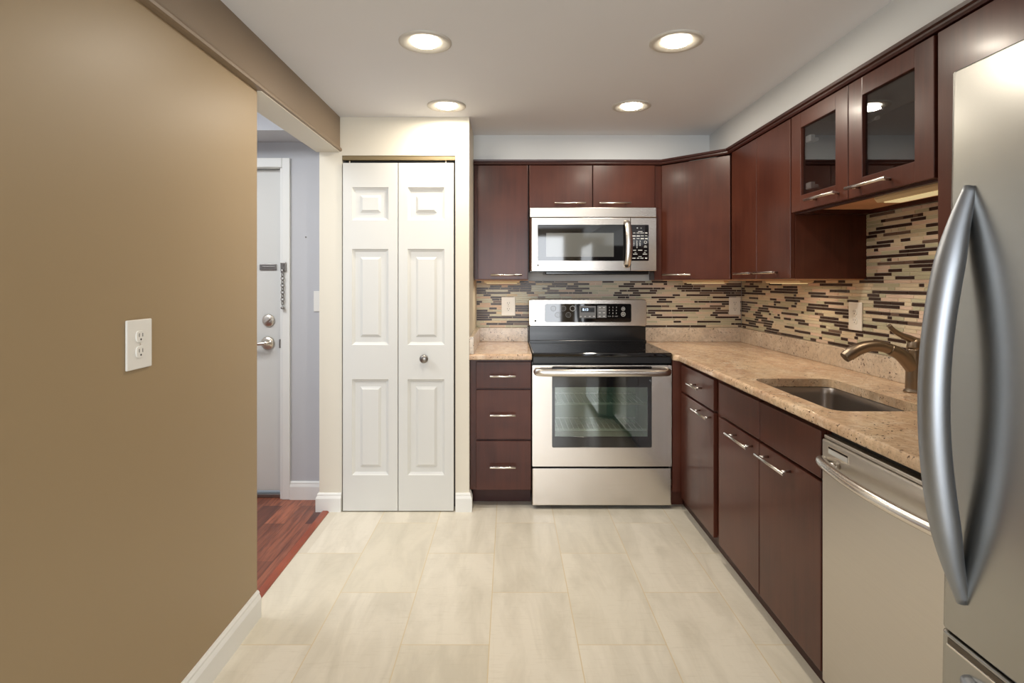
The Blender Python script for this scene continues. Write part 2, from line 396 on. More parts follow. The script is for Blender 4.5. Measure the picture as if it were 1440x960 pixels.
# closet wall with the bifold opening
b = BM()
box(b, -1.030, -0.908, YP, HALL_Y+0.06, 0, CEIL+0.16); box(b, -0.292, -0.217, YP, YB, 0, CEIL)
box(b, -0.908, -0.292, YP, YP+0.10, 1.929, CEIL)
struct('wall_closet', b, 'cream', 'cream wall around the closet with white folding door')
b = BM(); box(b, -0.908, -0.292, YB-0.05, YB, 0, CEIL); struct('wall_closet_inside', b, 'cream', 'back of the closet')
b = BM(); baseboard(b, [(-0.909, YP), (-1.030, YP), (-1.030, YP+0.16)], 0.10, 0.016)
struct('baseboard_pillar', b, 'white', 'white baseboard around the cream pillar left of folding door')
b = BM(); baseboard(b, [(-0.217, YP+0.045), (-0.217, YP), (-0.290, YP)], 0.10, 0.016)
struct('baseboard_closet', b, 'white', 'white baseboard at the stub wall right of folding door')
# back, right, rear walls
b = BM(); box(b, -0.217, XR, YB, YB+0.1, 0, CEIL); struct('wall_back', b, 'soffit', 'back wall behind the range')
b = BM(); box(b, XR, XR+0.1, REAR, YB+0.1, 0, CEIL); struct('wall_right', b, 'soffit', 'right wall behind sink and cabinets')
b = BM(); box(b, -0.217, XR, 3.402, YB, 1.978, CEIL); box(b, 1.22, XR, REAR, 3.402, 1.978, CEIL); struct('trim_2', b, 'soffit', 'pale painted soffit above the upper cabinets')
WX0, WX1, WZ0, WZ1 = -1.0, 0.9, 0.3, 2.0
b = BM(); box(b, -1.0, XR, REAR-0.12, REAR, 0, WZ0); box(b, -1.0, XR, REAR-0.12, REAR, WZ1, CEIL); box(b, WX1, XR, REAR-0.12, REAR, WZ0, WZ1)
struct('wall_rear', b, 'brown_wall', 'wall behind the camera with a wide window')
# hall walls
b = BM(); box(b, HALL_L, -2.14, HALL_Y, HALL_Y+0.1, 0, 2.30); box(b, -1.30, -1.03, HALL_Y, HALL_Y+0.1, 0, 2.30); box(b, -2.14, -1.30, HALL_Y, HALL_Y+0.1, 1.90, 2.30)
struct('wall_hall', b, 'hall_grey', 'grey hall wall beside the entrance door')
b = BM(); box(b, HALL_L-0.1, HALL_L, 0.9, 3.3, 0, 2.30); box(b, HALL_L, XHALL, 0.8, 0.9, 0, 2.30); struct('wall_hall_side', b, 'hall_grey', 'side walls of the entry hall')
b = BM(); baseboard(b, [(-1.032, HALL_Y), (-1.252, HALL_Y)], 0.1025, 0.016); struct('baseboard_hall', b, 'white', 'white baseboard of the grey hall wall')

# entrance door with casing and hardware
d1 = thing('door_1', 'white flat entrance door in the hall with chain and lever', 'door', (-1.72, 3.24, 0), kind='structure')
b = BM(); box(b, -2.12, -1.316, 3.236, 3.276, 0.035, 1.893, 0.003); obj('door_leaf', b, 'door_white', d1)
b = BM()
box(b, -1.312, -1.294, HALL_Y-0.002, 3.30, 0, 1.91); box(b, -2.14, -2.124, HALL_Y-0.002, 3.30, 0, 1.91); box(b, -2.124, -1.312, HALL_Y-0.002, 3.30, 1.896, 1.91)
box(b, -1.297, -1.252, HALL_Y-0.016, HALL_Y, 0, 1.951, 0.004); box(b, -2.19, -2.137, HALL_Y-0.016, HALL_Y, 0, 1.951, 0.004); box(b, -2.137, -1.297, HALL_Y-0.016, HALL_Y, 1.897, 1.951, 0.004)
obj('door_casing', b, 'white', d1)
b = BM(); box(b, -2.12, -1.312, 3.215, 3.30, 0, 0.022, 0.004); obj('door_sill', b, 'dark_nickel', d1)
b = BM()
m4 = Matrix.Translation((-1.393, 3.236, 1.02)) @ Matrix.Rotation(PI/2, 4, 'X')
lathe(b, [(0.0, 0), (0.036, 0), (0.036, 0.006), (0.030, 0.012), (0.0, 0.013)], 28, m4)
box(b, -0.006, 0.006, -0.022, 0.022, 0.012, 0.024, 0.003, M4=m4 @ Matrix.Rotation(math.radians(-52), 4, 'Z'))
obj('deadbolt', b, 'nickel', d1)
b = BM()
m4 = Matrix.Translation((-1.397, 3.236, 0.89)) @ Matrix.Rotation(PI/2, 4, 'X')
lathe(b, [(0, 0), (0.038, 0), (0.038, 0.008), (0.031, 0.013), (0.017, 0.017), (0.014, 0.045), (0, 0.046)], 28, m4)
tube(b, [(-1.397, 3.195, 0.89), (-1.425, 3.188, 0.889), (-1.465, 3.188, 0.887), (-1.505, 3.192, 0.884)], [0.011, 0.010, 0.009, 0.008], 14)
obj('lever_handle', b, 'nickel', d1)
b = BM(); box(b, -1.444, -1.347, 3.228, 3.236, 1.312, 1.347, 0.002); box(b, -1.436, -1.355, 3.2262, 3.2282, 1.325, 1.334, 0.001); cyl(b, (-1.430, 3.229, 1.3295), (-1.430, 3.224, 1.3295), 0.006)
obj('chain_track', b, 'dark_nickel', d1)
b = BM(); box(b, -1.302, -1.270, HALL_Y-0.026, HALL_Y-0.016, 1.303, 1.355, 0.003); cyl(b, (-1.286, HALL_Y-0.03, 1.34), (-1.286, HALL_Y-0.024, 1.34), 0.005); cyl(b, (-1.286, HALL_Y-0.03, 1.318), (-1.286, HALL_Y-0.024, 1.318), 0.005)
box(b, -1.296, -1.282, HALL_Y-0.036, HALL_Y-0.026, 1.292, 1.312, 0.003)
obj('chain_bracket', b, 'dark_nickel', d1)
b = BM()
for k in range(9):
    z = 1.283-k*0.0198; lk = [(0, 0, 0.014), (0.007, 0, 0.006), (0.007, 0, -0.006), (0, 0, -0.014), (-0.007, 0, -0.006), (-0.007, 0, 0.006), (0, 0, 0.014)]
    rz = Matrix.Rotation(0.35 if k % 2 else 1.25, 4, 'Z'); tube(b, [Matrix.Translation((-1.287, HALL_Y-0.030, z)) @ rz @ Vector(p) for p in lk], [0.0026]*7, 6, n=2, up=(0.3, 0.9, 0.1))
lathe(b, [(0, 0), (0.010, 0.002), (0.012, 0.008), (0.007, 0.015), (0, 0.016)], 16, Matrix.Translation((-1.286, HALL_Y-0.030, 1.088)))
obj('door_chain', b, 'dark_nickel', d1)
b = BM(); box(b, -1.318, -1.309, HALL_Y-0.004, HALL_Y+0.01, 0.865, 0.915, 0.001); obj('strike_plate', b, 'dark_nickel', d1)
b = BM(); lathe(b, [(0, 0), (0.0045, 0), (0.004, 0.003), (0, 0.004)], 12, Matrix.Translation((-1.166, HALL_Y, 1.50)) @ Matrix.Rotation(PI/2, 4, 'X'))
n_ = obj('nail_head', b, 'dark_nickel'); n_['label'] = 'small dark nail in the grey hall wall'; n_['category'] = 'nail'

# bifold closet door
d2 = thing('door_2', 'white two leaf folding closet door with six raised panels', 'door', (-0.60, 3.03, 0), kind='structure')
def leaf(x0, x1, z0, z1, yf, panels):
    b = BM(); pa, pb = x0+0.050, x1-0.050
    zs = [z0]+[z for p in panels for z in p]+[z1]
    def fq(a, c, e, g, y): quad(b, [(a, y, e), (c, y, e), (c, y, g), (a, y, g)])
    for i in range(0, len(zs)-1):
        if i % 2 == 0: fq(pa, pb, zs[i], zs[i+1], yf)
    for a, c in ((x0+0.002, pa), (pb, x1-0.002)):
        for i in range(len(zs)-1): fq(a, c, zs[i], zs[i+1], yf)
    for e, g in panels:
        R = [(0, 0), (0.004, 0.006), (0.015, 0.014), (0.042, 0.014), (0.056, 0.004)]
        rects = [[(pa+i_, yf+d, e+i_), (pb-i_, yf+d, e+i_), (pb-i_, yf+d, g-i_), (pa+i_, yf+d, g-i_)] for i_, d in R]
        for A, B in zip(rects, rects[1:]):
            for k in range(4): quad(b, [A[k], A[(k+1) % 4], B[(k+1) % 4], B[k]])
        quad(b, rects[-1])
    yb = yf+0.028
    quad(b, [(x1, yb, z0), (x0, yb, z0), (x0, yb, z1), (x1, yb, z1)])
    for s, xe in ((1, x0), (-1, x1)):
        quad(b, [(xe, yf+0.002, z0), (xe, yb, z0), (xe, yb, z1), (xe, yf+0.002, z1)]); quad(b, [(xe, yf+0.002, z0), (xe+0.002*s, yf, z0), (xe+0.002*s, yf, z1), (xe, yf+0.002, z1)])
    for z in (z0, z1): quad(b, [(x0, yf, z), (x1, yf, z), (x1, yb, z), (x0, yb, z)])
    bmesh.ops.remove_doubles(b, verts=list(b.verts), dist=1e-5); bmesh.ops.recalc_face_normals(b, faces=list(b.faces)); return b
PN = [(0.198, 0.717), (0.902, 1.421), (1.5765, 1.755)]
obj('door_leaf', leaf(-0.900, -0.6025, 0.006, 1.886, 3.018, PN), 'door_white', d2)
lf = obj('door_leaf', leaf(-0.599, -0.300, 0.006, 1.886, 3.018, PN), 'door_white', d2)
b = BM(); lathe(b, [(0, 0), (0.013, 0), (0.009, 0.004), (0.008, 0.014), (0.020, 0.020), (0.023, 0.028), (0.019, 0.034), (0, 0.036)], 28, Matrix.Translation((-0.4575, 3.018, 0.83)) @ Matrix.Rotation(PI/2, 4, 'X')); k_ = obj('knob', b, 'dark_nickel', lf); k_['label'] = 'round metal knob'
b = BM(); box(b, -0.905, -0.294, 3.034, 3.058, 1.906, 1.929); 
obj('door_track', b, 'track', d2)
b = BM(); cyl(b, (-0.870, 3.044, 1.884), (-0.870, 3.044, 1.91), 0.0035); cyl(b, (-0.345, 3.044, 1.884), (-0.345, 3.044, 1.91), 0.0035); obj('track_pivot', b, 'nickel', d2)
b = BM(); box(b, -0.905, -0.295, 3.09, 3.12, 0.0, 1.93); struct('trim_3', b, 'gasket', 'dark sheet behind the folding door standing in for closet shade')  # closet shade put in as a dark sheet; the closet walls are cream

# ------------------------------------------------------------------ handles and doors
def bar_handle(p0, p1, out, r=0.0058, inset=0.028):
    """p0,p1 = bar ends on the bar's axis; out = vector from the door face to the bar"""
    b = BM(); p0, p1, out = Vector(p0), Vector(p1), Vector(out); d = (p1-p0).normalized()
    cyl(b, p0, p1, r, 14, 0.0008)
    for q in (p0+d*inset, p1-d*inset): cyl(b, q-out, q, r*0.8, 10)
    return b
def slab(x0, x1, y0, y1, z0, z1): return box(BM(), x0, x1, y0, y1, z0, z1, 0.0022, 2)
YU = 3.375; YD = 3.395            # faces of back uppers: door front, body front
XU = 1.215; XD = 1.235            # faces of right uppers
ZB, ZT = 1.258, 1.948
def body(x0, x1, y0, y1, z0, z1, mi=0): return box(BM(), x0, x1, y0, y1, z0, z1, 0.001, 1)
GU = 'dark cherry upper cabinets'
# left back upper
c = thing('wall_cabinet', 'narrow one door upper cabinet beside the closet, left of microwave', 'cabinet', (-0.05, 3.55, ZB), GU)
obj('cabinet_body', body(-0.213, 0.118, YD, YB-0.002, ZB-0.002, 1.952), 'wood', c)
dd = obj('door', slab(-0.190, 0.112, YU, YD, ZB, ZT), 'wood', c)
obj('handle', bar_handle((-0.111, 3.340, 1.2855), (0.077, 3.340, 1.2855), (0, -0.035, 0)), 'steel_bar', dd)
b = BM(); box(b, -0.205, 0.115, YD+0.01, YB-0.01, ZB-0.006, ZB-0.001); obj('bottom_panel', b, 'maple', c)
# above microwave
c = thing('wall_cabinet', 'short two door upper cabinet directly above the microwave', 'cabinet', (0.5, 3.55, 1.69), GU)
obj('cabinet_body', body(0.1205, 0.927, YD, YB-0.002, 1.690, 1.952), 'wood', c)
for x0, x1, h0, h1 in ((0.122, 0.5025, 0.2715, 0.4596), (0.5075, 0.881, 0.540, 0.730)):
    dd = obj('door', slab(x0, x1, YU, YD, 1.692, ZT), 'wood', c)
    obj('handle', bar_handle((h0, 3.340, 1.716), (h1, 3.340, 1.716), (0, -0.035, 0)), 'steel_bar', dd)
b = BM(); box(b, 0.883, 0.927, YD, YD+0.02, ZB, 1.689); obj('filler_strip', b, 'wood', c)
# diagonal corner
c = thing('corner_cabinet', 'diagonal corner upper cabinet between range wall and sink wall', 'cabinet', (1.3, 3.45, ZB), GU)
P0, P1 = Vector((0.930, 3.410)), Vector((1.250, 3.105))
dv = (P1-P0).normalized(); nv = Vector((dv.y, -dv.x))        # nv points into the room
if nv.x > 0: nv = -nv
b = BM(); prism(b, [(0.930, 3.409), (P1.x, P1.y), (XR-0.002, P1.y), (XR-0.002, YB-0.002), (0.930, YB-0.002)], 'z', ZB-0.002, 1.952); obj('cabinet_body', b, 'wood', c)
def dpt(t, o): return (P0.x+dv.x*t+nv.x*o, P0.y+dv.y*t+nv.y*o)
L = (P1-P0).length
b = BM(); prism(b, [dpt(0.012, 0.001), dpt(L-0.012, 0.001), dpt(L-0.012, 0.021), dpt(0.012, 0.021)], 'z', ZB, ZT, 0.002); dd = obj('door', b, 'wood', c)
obj('handle', bar_handle((*dpt(0.035, 0.056), 1.2855), (*dpt(0.215, 0.056), 1.2855), (nv.x*0.035, nv.y*0.035, 0)), 'steel_bar', dd)
b = BM(); prism(b, [(0.94, 3.42), (P1.x, P1.y+0.01), (XR-0.01, P1.y+0.01), (XR-0.01, YB-0.01), (0.94, YB-0.01)], 'z', ZB-0.007, ZB-0.002); obj('bottom_panel', b, 'maple', c)
# tall two door upper on the right wall
c = thing('wall_cabinet', 'tall two door upper cabinet beside the corner cabinet on the sink wall', 'cabinet', (1.39, 2.75, ZB), GU)
obj('cabinet_body', body(XD, XR-0.002, 2.410, 3.100, ZB-0.002, 1.952), 'wood', c)
for y0, y1, h0, h1 in ((2.745, 3.045, 2.94, 2.755), (2.414, 2.741, 2.70, 2.50)):
    dd = obj('door', slab(XU, XD, y0, y1, ZB, ZT), 'wood', c)
    obj('handle', bar_handle((1.180, h0, 1.2855), (1.180, h1, 1.2855), (-0.035, 0, 0)), 'steel_bar', dd)
b = BM(); box(b, XD+0.01, XR-0.01, 2.42, 3.09, ZB-0.007, ZB-0.002); obj('bottom_panel', b, 'maple', c)
# glass door upper
c = thing('glass_cabinet', 'short two door upper cabinet with glass panes above the sink', 'cabinet', (1.39, 2.0, 1.543), GU)
GZ = 1.543; b = BM()
box(b, XD, XR-0.002, 2.388, 2.407, GZ, 1.952); box(b, XD, XR-0.002, 1.592, 1.611, GZ, 1.952); box(b, XD, XR-0.002, 1.611, 2.388, 1.93, 1.952)
box(b, XR-0.012, XR-0.002, 1.611, 2.388, GZ, 1.93); box(b, XD, XD+0.02, 1.985, 2.015, GZ+0.02, 1.93); box(b, XD, XD+0.02, 1.611, 2.388, 1.915, 1.93); 
obj('cabinet_body', b, 'wood', c)
b = BM(); box(b, XD, XR-0.012, 1.611, 2.388, GZ+0.004, GZ+0.02); obj('bottom_panel', b, 'maple', c)
b = BM(); box(b, XD+0.0, XD+0.018, 1.592, 2.407, GZ-0.012, GZ+0.004); box(b, XD+0.018, XR-0.012, 2.35, 2.407, GZ-0.012, GZ+0.004); box(b, XR-0.03, XR-0.012, 1.592, 2.35, GZ-0.012, GZ+0.004); obj('bottom_rail', b, 'wood_dark', c)
for (y0, y1, h0, h1, hinge) in ((2.003, 2.404, 2.235, 2.030, 1), (1.597, 1.999, 1.962, 1.751, 0)):
    b = BM(); st, rl = 0.077, 0.064
    for a in ((y0, y0+st, GZ-0.004, ZT), (y1-st, y1, GZ-0.004, ZT)): box(b, XU, XD, a[0], a[1], a[2], a[3], 0.002)
    for a in ((GZ-0.004, GZ-0.004+rl), (ZT-rl, ZT)): box(b, XU+0.0004, XD, y0+st-0.001, y1-st+0.001, a[0], a[1], 0.002)
    dd = obj('glass_door', b, 'wood', c)
    b = BM(); box(b, XU+0.010, XU+0.014, y0+st-0.006, y1-st+0.006, GZ+rl-0.010, ZT-rl+0.006); g_ = obj('glass_pane', b, 'glass', dd); g_['label'] = 'clear glass pane'
    obj('handle', bar_handle((1.180, h0, 1.569), (1.180, h1, 1.569), (-0.035, 0, 0)), 'steel_bar', dd)
    if hinge:
        for hz in (1.640, 1.835):
            b = BM(); box(b, XD+0.002, XD+0.022, y1-st-0.036, y1-st+0.004, hz-0.014, hz+0.014, 0.003); cyl(b, (XD+0.001, y1-st-0.02, hz), (XD+0.012, y1-st-0.02, hz), 0.013); box(b, XD+0.02, XD+0.05, y1-st-0.012, y1-st+0.03, hz-0.008, hz+0.008, 0.003)
            obj('hinge', b, 'hinge', dd)
    else:
        b = BM(); cyl(b, (XD+0.02, y1-st-0.02, 1.80), (XD+0.02, y1-st+0.03, 1.80), 0.004); cyl(b, (XD+0.02, y1-st-0.024, 1.80), (XD+0.02, y1-st-0.016, 1.80), 0.007); obj('shelf_pin', b, 'hinge', c)
# upper beside the fridge
c = thing('wall_cabinet', 'tall plain upper cabinet nearest the fridge, without visible handle', 'cabinet', (1.39, 1.3, ZB), GU)
obj('cabinet_body', body(XD, XR-0.002, 1.05, 1.588, ZB-0.002, 1.952), 'wood', c)
obj('door', slab(XU, XD, 1.06, 1.583, ZB, ZT), 'wood', c)
b = BM(); box(b, XD+0.01, XR-0.01, 1.06, 1.57, ZB-0.007, ZB-0.002); obj('bottom_panel', b, 'maple', c)
# crown strip
b = BM(); prof = [(0, 1.951), (0.006, 1.951), (0.010, 1.958), (0.010, 1.964), (0.018, 1.968), (0.020, 1.9785), (0, 1.9785)]
path = [(-0.215, YU), (dpt(0, 0.02)[0]+0.004, YU), (XU, dpt(L, 0.02)[1]-0.004), (XU, 0.1)]
path = path[::-1]
# travel towards -X along the back wall: left of travel is -Y (room side)
sweep(b, path, prof); sweep(b, path, [(-0.03, 1.9525), (0.001, 1.9525), (0.001, 1.977), (-0.03, 1.977)])
struct('trim_4', b, 'wood_dark', 'dark wood crown strip along the top of the upper cabinets')

# ------------------------------------------------------------------ base cabinets
GBC = 'dark cherry base cabinets'
c = thing('base_cabinet', 'narrow base cabinet with three drawers left of the range', 'cabinet', (-0.05, 3.4, 0), GBC)
b = BM(); box(b, -0.2145, 0.122, 3.08, YB-0.002, 0.098, 0.818, 0.001, 1); obj('cabinet_body', b, 'wood', c)
b = BM(); box(b, -0.205, 0.122, 3.165, 3.20, 0, 0.098); obj('toe_kick', b, 'wood_dark', c)
for z0, z1, hz in ((0.660, 0.805, 0.730), (0.381, 0.651, 0.518), (0.103, 0.371, 0.236)):
    dd = obj('drawer', slab(-0.181, 0.120, 3.060, 3.080, z0, z1), 'wood', c)
    obj('handle', bar_handle((-0.105, 3.025, hz), (0.036, 3.025, hz), (0, -0.035, 0), inset=0.032), 'steel_bar', dd)
# filler between range and corner
XF, XB = 0.930, 0.950
c = thing('base_cabinet', 'base cabinet with one drawer over a door, right of the range', 'cabinet', (1.24, 2.8, 0), GBC)
b = BM(); box(b, XB, XR-0.002, 2.48, YB-0.002, 0.085, 0.818, 0.001, 1); box(b, 0.890, XB, 3.040, 3.060, 0.10, 0.818); box(b, 0.890, XB+0.02, 3.12, 3.14, 0, 0.10); obj('cabinet_body', b, 'wood', c)
b = BM(); box(b, 0.972, 0.99, 2.48, 3.14, 0, 0.085); obj('toe_kick', b, 'wood_dark', c)
dd = obj('drawer', slab(XF, XB, 2.541, 3.017, 0.655, 0.797), 'wood', c)
obj('handle', bar_handle((0.895, 2.815, 0.730), (0.895, 2.665, 0.730), (-0.035, 0, 0), inset=0.03), 'steel_bar', dd)
dd = obj('door', slab(XF, XB, 2.541, 3.017, 0.078, 0.644), 'wood', c)
obj('handle', bar_handle((0.895, 2.745, 0.618), (0.895, 2.545, 0.618), (-0.035, 0, 0)), 'steel_bar', dd)
c = thing('base_cabinet', 'two door sink base cabinet between drawer cabinet and dishwasher', 'cabinet', (1.24, 2.07, 0), GBC)
b = BM(); box(b, XB, XB+0.02, 1.664, 2.478, 0.085, 0.818); box(b, XB+0.02, XR-0.002, 2.46, 2.478, 0.085, 0.818); box(b, XB+0.02, XR-0.002, 1.664, 1.682, 0.085, 0.818); box(b, XB+0.02, XR-0.002, 1.682, 2.46, 0.085, 0.10); obj('cabinet_body', b, 'wood', c)
b = BM(); box(b, 0.972, 0.99, 1.664, 2.478, 0, 0.085); obj('toe_kick', b, 'wood_dark', c)
for y0, y1, h0, h1 in ((2.080, 2.477, 2.313, 2.105), (1.668, 2.074, 2.030, 1.817)):
    obj('false_front', slab(XF, XB, y0, y1, 0.655, 0.797), 'wood', c)
    dd = obj('door', slab(XF, XB, y0, y1, 0.078, 0.644), 'wood', c)
    obj('handle', bar_handle((0.893, h0, 0.615), (0.893, h1, 0.615), (-0.037, 0, 0)), 'steel_bar', dd)

# ------------------------------------------------------------------ countertops
CT, CB = 0.850, 0.818
def rounded_edge(r=0.012):
    out = [(0, CB)]
    for k in range(5): a = -PI/2+PI/2*k/4; out.append((0.014+0.008*math.cos(a), CB+0.008+0.008*math.sin(a)))
    for k in range(5): a = PI/2*k/4; out.append((0.010+r*math.cos(a), CT-r+r*math.sin(a)))
    out.append((0, CT)); return out
c = thing('countertop', 'small granite countertop with upstand left of the range', 'countertop', (-0.05, 3.4, CB))
b = BM(); box(b, -0.2165, 0.123, 3.052, 3.708, CB, CT); sweep(b, [(0.123, 3.052), (-0.2165, 3.052)], rounded_edge())
obj('slab', b, 'granite', c)
b = BM(); box(b, -0.2165, 0.123, 3.68, 3.706, CT, 0.942, 0.002); box(b, -0.2165, -0.192, 3.034, 3.68, CT, 0.945, 0.002); obj('upstand', b, 'granite_grey', c)
c = thing('countertop', 'long granite countertop around the sink and corner', 'countertop', (1.2, 2.4, CB))
SX0, SX1, SY0, SY1 = 0.985, 1.300, 1.690, 2.262
b = BM()
outer = [(0.890, 3.708), (0.890, 3.03), (0.927, 2.995), (0.927, 1.062), (1.548, 1.062), (1.548, 3.708)]
hole = rrect(SX0, SX1, SY0, SY1, 0.045, 6)
q = bmesh.new(); E = []
for lp in (outer, hole):
    vs = [q.verts.new((x, y, CT)) for x, y in lp]
    E += [q.edges.new((vs[i], vs[(i+1) % len(vs)])) for i in range(len(vs))]
bmesh.ops.triangle_fill(q, edges=E, use_beauty=True, use_dissolve=False)
r_ = bmesh.ops.extrude_face_region(q, geom=list(q.faces))
for v in r_['geom']:
    if isinstance(v, bmesh.types.BMVert): v.co.z = CB
bmesh.ops.recalc_face_normals(q, faces=list(q.faces)); _merge(b, q)
sweep(b, [(0.927, 1.062), (0.927, 2.995), (0.905, 3.02)], rounded_edge())
obj('slab', b, 'granite', c)
b = BM(); box(b, 0.890, 1.548, 3.68, 3.706, CT, 0.942, 0.002); box(b, 1.520, 1.548, 1.062, 3.679, CT, 0.942, 0.002); obj('upstand', b, 'granite_grey', c)

# ------------------------------------------------------------------ mosaic backsplash
TM = ['grout', 't_dark', 't_mid', 't_olive', 't_sand', 't_pink', 't_pale']
def mosaic(segs, place, seed):
    """segs = list of (u0,u1,z0,z1); place(u,d,z) -> world point, d towards the room"""
    rnd = random.Random(seed); b = BM(); P = 0.0147; ga = 0.0011
    for (u0, u1, z0, z1) in segs:
        quad(b, [place(u0, 0.0, z0), place(u1, 0.0, z0), place(u1, 0.0, z1), place(u0, 0.0, z1)], 0)
        r = 0; prev = 1
        while z0+r*P < z1-0.004:
            za, zb = z0+r*P, min(z0+(r+1)*P, z1); r += 1
            u = u0-rnd.random()*0.08; last = 0
            while u < u1:
                k = rnd.choices([1, 2, 3, 4, 5, 6], [0.40, 0.06, 0.22, 0.18, 0.10, 0.08])[0]
                Lt = rnd.choice([0.026, 0.052, 0.052, 0.078, 0.105, 0.105, 0.158]) if k in (1, 2) else rnd.choice([0.04, 0.07, 0.105, 0.105, 0.158])
                a, c_ = max(u, u0), min(u+Lt, u1); u += Lt
                if c_-a < 0.006: continue
                a += ga; c_ -= ga; e, g = za+ga, zb-ga; t = 0.0026; i_ = 0.0006
                A = [place(a, 0, e), place(c_, 0, e), place(c_, 0, g), place(a, 0, g)]
                T = [place(a+i_, t, e+i_), place(c_-i_, t, e+i_), place(c_-i_, t, g-i_), place(a+i_, t, g-i_)]
                quad(b, T, k)
                for j in range(4): quad(b, [A[j], A[(j+1) % 4], T[(j+1) % 4], T[j]], k)
    bmesh.ops.recalc_face_normals(b, faces=list(b.faces)); return b
o = obj('tile_backsplash', mosaic([(-0.2165, 1.54, 0.9425, 1.2505)], lambda u, d, z: (u, YB-0.006-d, z), 3), TM)
o['label'] = 'brown and cream glass strip mosaic on the wall behind the range'; o['category'] = 'backsplash'
o = obj('tile_backsplash', mosaic([(1.062, 3.7, 0.9425, 1.2505), (1.592, 2.408, 1.2510, 1.531)], lambda u, d, z: (XR-0.008-d, u, z), 5), TM)
o['label'] = 'brown and cream glass strip mosaic on the wall behind the faucet'; o['category'] = 'backsplash'

# ------------------------------------------------------------------ range
R = thing('kitchen_range', 'stainless electric range with black glass cooktop under the microwave', 'range', (0.506, 3.38, 0))
RX0, RX1 = 0.1265, 0.886; RY = 3.044
b = BM(); box(b, RX0, 0.21, 3.10, 3.69, 0.03, 0.80); box(b, 0.80, RX1, 3.10, 3.69, 0.03, 0.80); box(b, 0.21, 0.80, 3.10, 3.69, 0.03, 0.36); box(b, 0.21, 0.80, 3.10, 3.69, 0.71, 0.80); box(b, 0.21, 0.80, 3.42, 3.69, 0.36, 0.71)
for x in (0.17, 0.84):
    for y in (3.14, 3.62): cyl(b, (x, y, 0.0), (x, y, 0.035), 0.02)
obj('range_body', b, 'black', R)
b = BM(); box(b, RX0, RX1, 3.05, 3.10, 0.022, 0.225, 0.004); dr = obj('storage_drawer', b, 'steel', R)
# oven door
oz0, oz1 = 0.237, 0.788; wx0, wx1, wz0, wz1 = 0.234, 0.778, 0.340, 0.758
b = BM(); frame(b, rrect(RX0, RX1, oz0, oz1, 0.004, 3), rrect(wx0, wx1, wz0, oz1-0.0045, 0.008, 4), 'y', RY, 3.09)
od = obj('oven_door', b, 'steel', R)
b = BM()
gx0, gx1, gz0, gz1 = 0.250, 0.757, 0.398, 0.668
box(b, wx0, wx1, RY+0.003, RY+0.010, wz0, gz0, 0.001); box(b, wx0, wx1, RY+0.003, RY+0.010, gz1, oz1-0.005, 0.001); box(b, wx0, gx0, RY+0.003, RY+0.010, gz0, gz1); box(b, gx1, wx1, RY+0.003, RY+0.010, gz0, gz1)
for z in (0.770, 0.780):
    box(b, wx0+0.006, wx1-0.006, RY-0.001, RY+0.004, z-0.002, z+0.002)
obj('door_glass_border', b, 'black_glass', od)
b = BM(); box(b, gx0, gx1, RY+0.004, RY+0.008, gz0, gz1); g_ = obj('oven_window', b, 'oven_glass', od); g_['label'] = 'dark oven window with racks behind'
b = BM()
for pts in ([(gx0-0.03, RY+0.35, gz0-0.03), (gx1+0.03, RY+0.35, gz0-0.03), (gx1+0.03, RY+0.35, gz1+0.03), (gx0-0.03, RY+0.35, gz1+0.03)],):
    quad(b, pts)
y0, y1, a0, a1, e0, e1 = RY+0.011, RY+0.35, gx0-0.012, gx1+0.012, gz0-0.02, gz1+0.02
quad(b, [(a0, y0, e0), (a1, y0, e0), (a1, y1, e0), (a0, y1, e0)]); quad(b, [(a0, y0, e1), (a1, y0, e1), (a1, y1, e1), (a0, y1, e1)])
quad(b, [(a0, y0, e0), (a0, y1, e0), (a0, y1, e1), (a0, y0, e1)]); quad(b, [(a1, y0, e0), (a1, y1, e0), (a1, y1, e1), (a1, y0, e1)])
# body in front of the cavity stays open: cut by keeping the black body behind it
obj('oven_cavity', b, 'oven_inside', R)
for zr in (0.575, 0.427):
    b = BM(); cyl(b, (gx0, RY+0.03, zr), (gx1, RY+0.03, zr), 0.003, 8); cyl(b, (gx0, RY+0.033, zr-0.008 if zr > 0.5 else zr+0.006), (gx1, RY+0.033, zr-0.008 if zr > 0.5 else zr+0.006), 0.0015, 8)
    for k in range(17):
        x = gx0+0.02+k*(gx1-gx0-0.04)/16; cyl(b, (x, RY+0.03, zr+0.003), (x, RY+0.32, zr+0.003), 0.0018, 6)
    cyl(b, (gx0, RY+0.31, zr), (gx1, RY+0.31, zr), 0.003, 8)
    obj('oven_rack', b, 'rack', R)
b = BM(); zc = 0.7555
pts = [(0.140, RY-0.006, zc), (0.150, RY-0.030, zc), (0.20, RY-0.040, zc-0.001), (0.35, RY-0.047, zc-0.001), (0.506, RY-0.049, zc-0.001), (0.66, RY-0.047, zc-0.001), (0.81, RY-0.040, zc-0.001), (0.862, RY-0.030, zc), (0.872, RY-0.006, zc)]
tube(b, pts, [0.008, 0.011, 0.012, 0.012, 0.012, 0.012, 0.012, 0.011, 0.008], 16, 1.75); obj('handle', b, 'steel_bar', od)
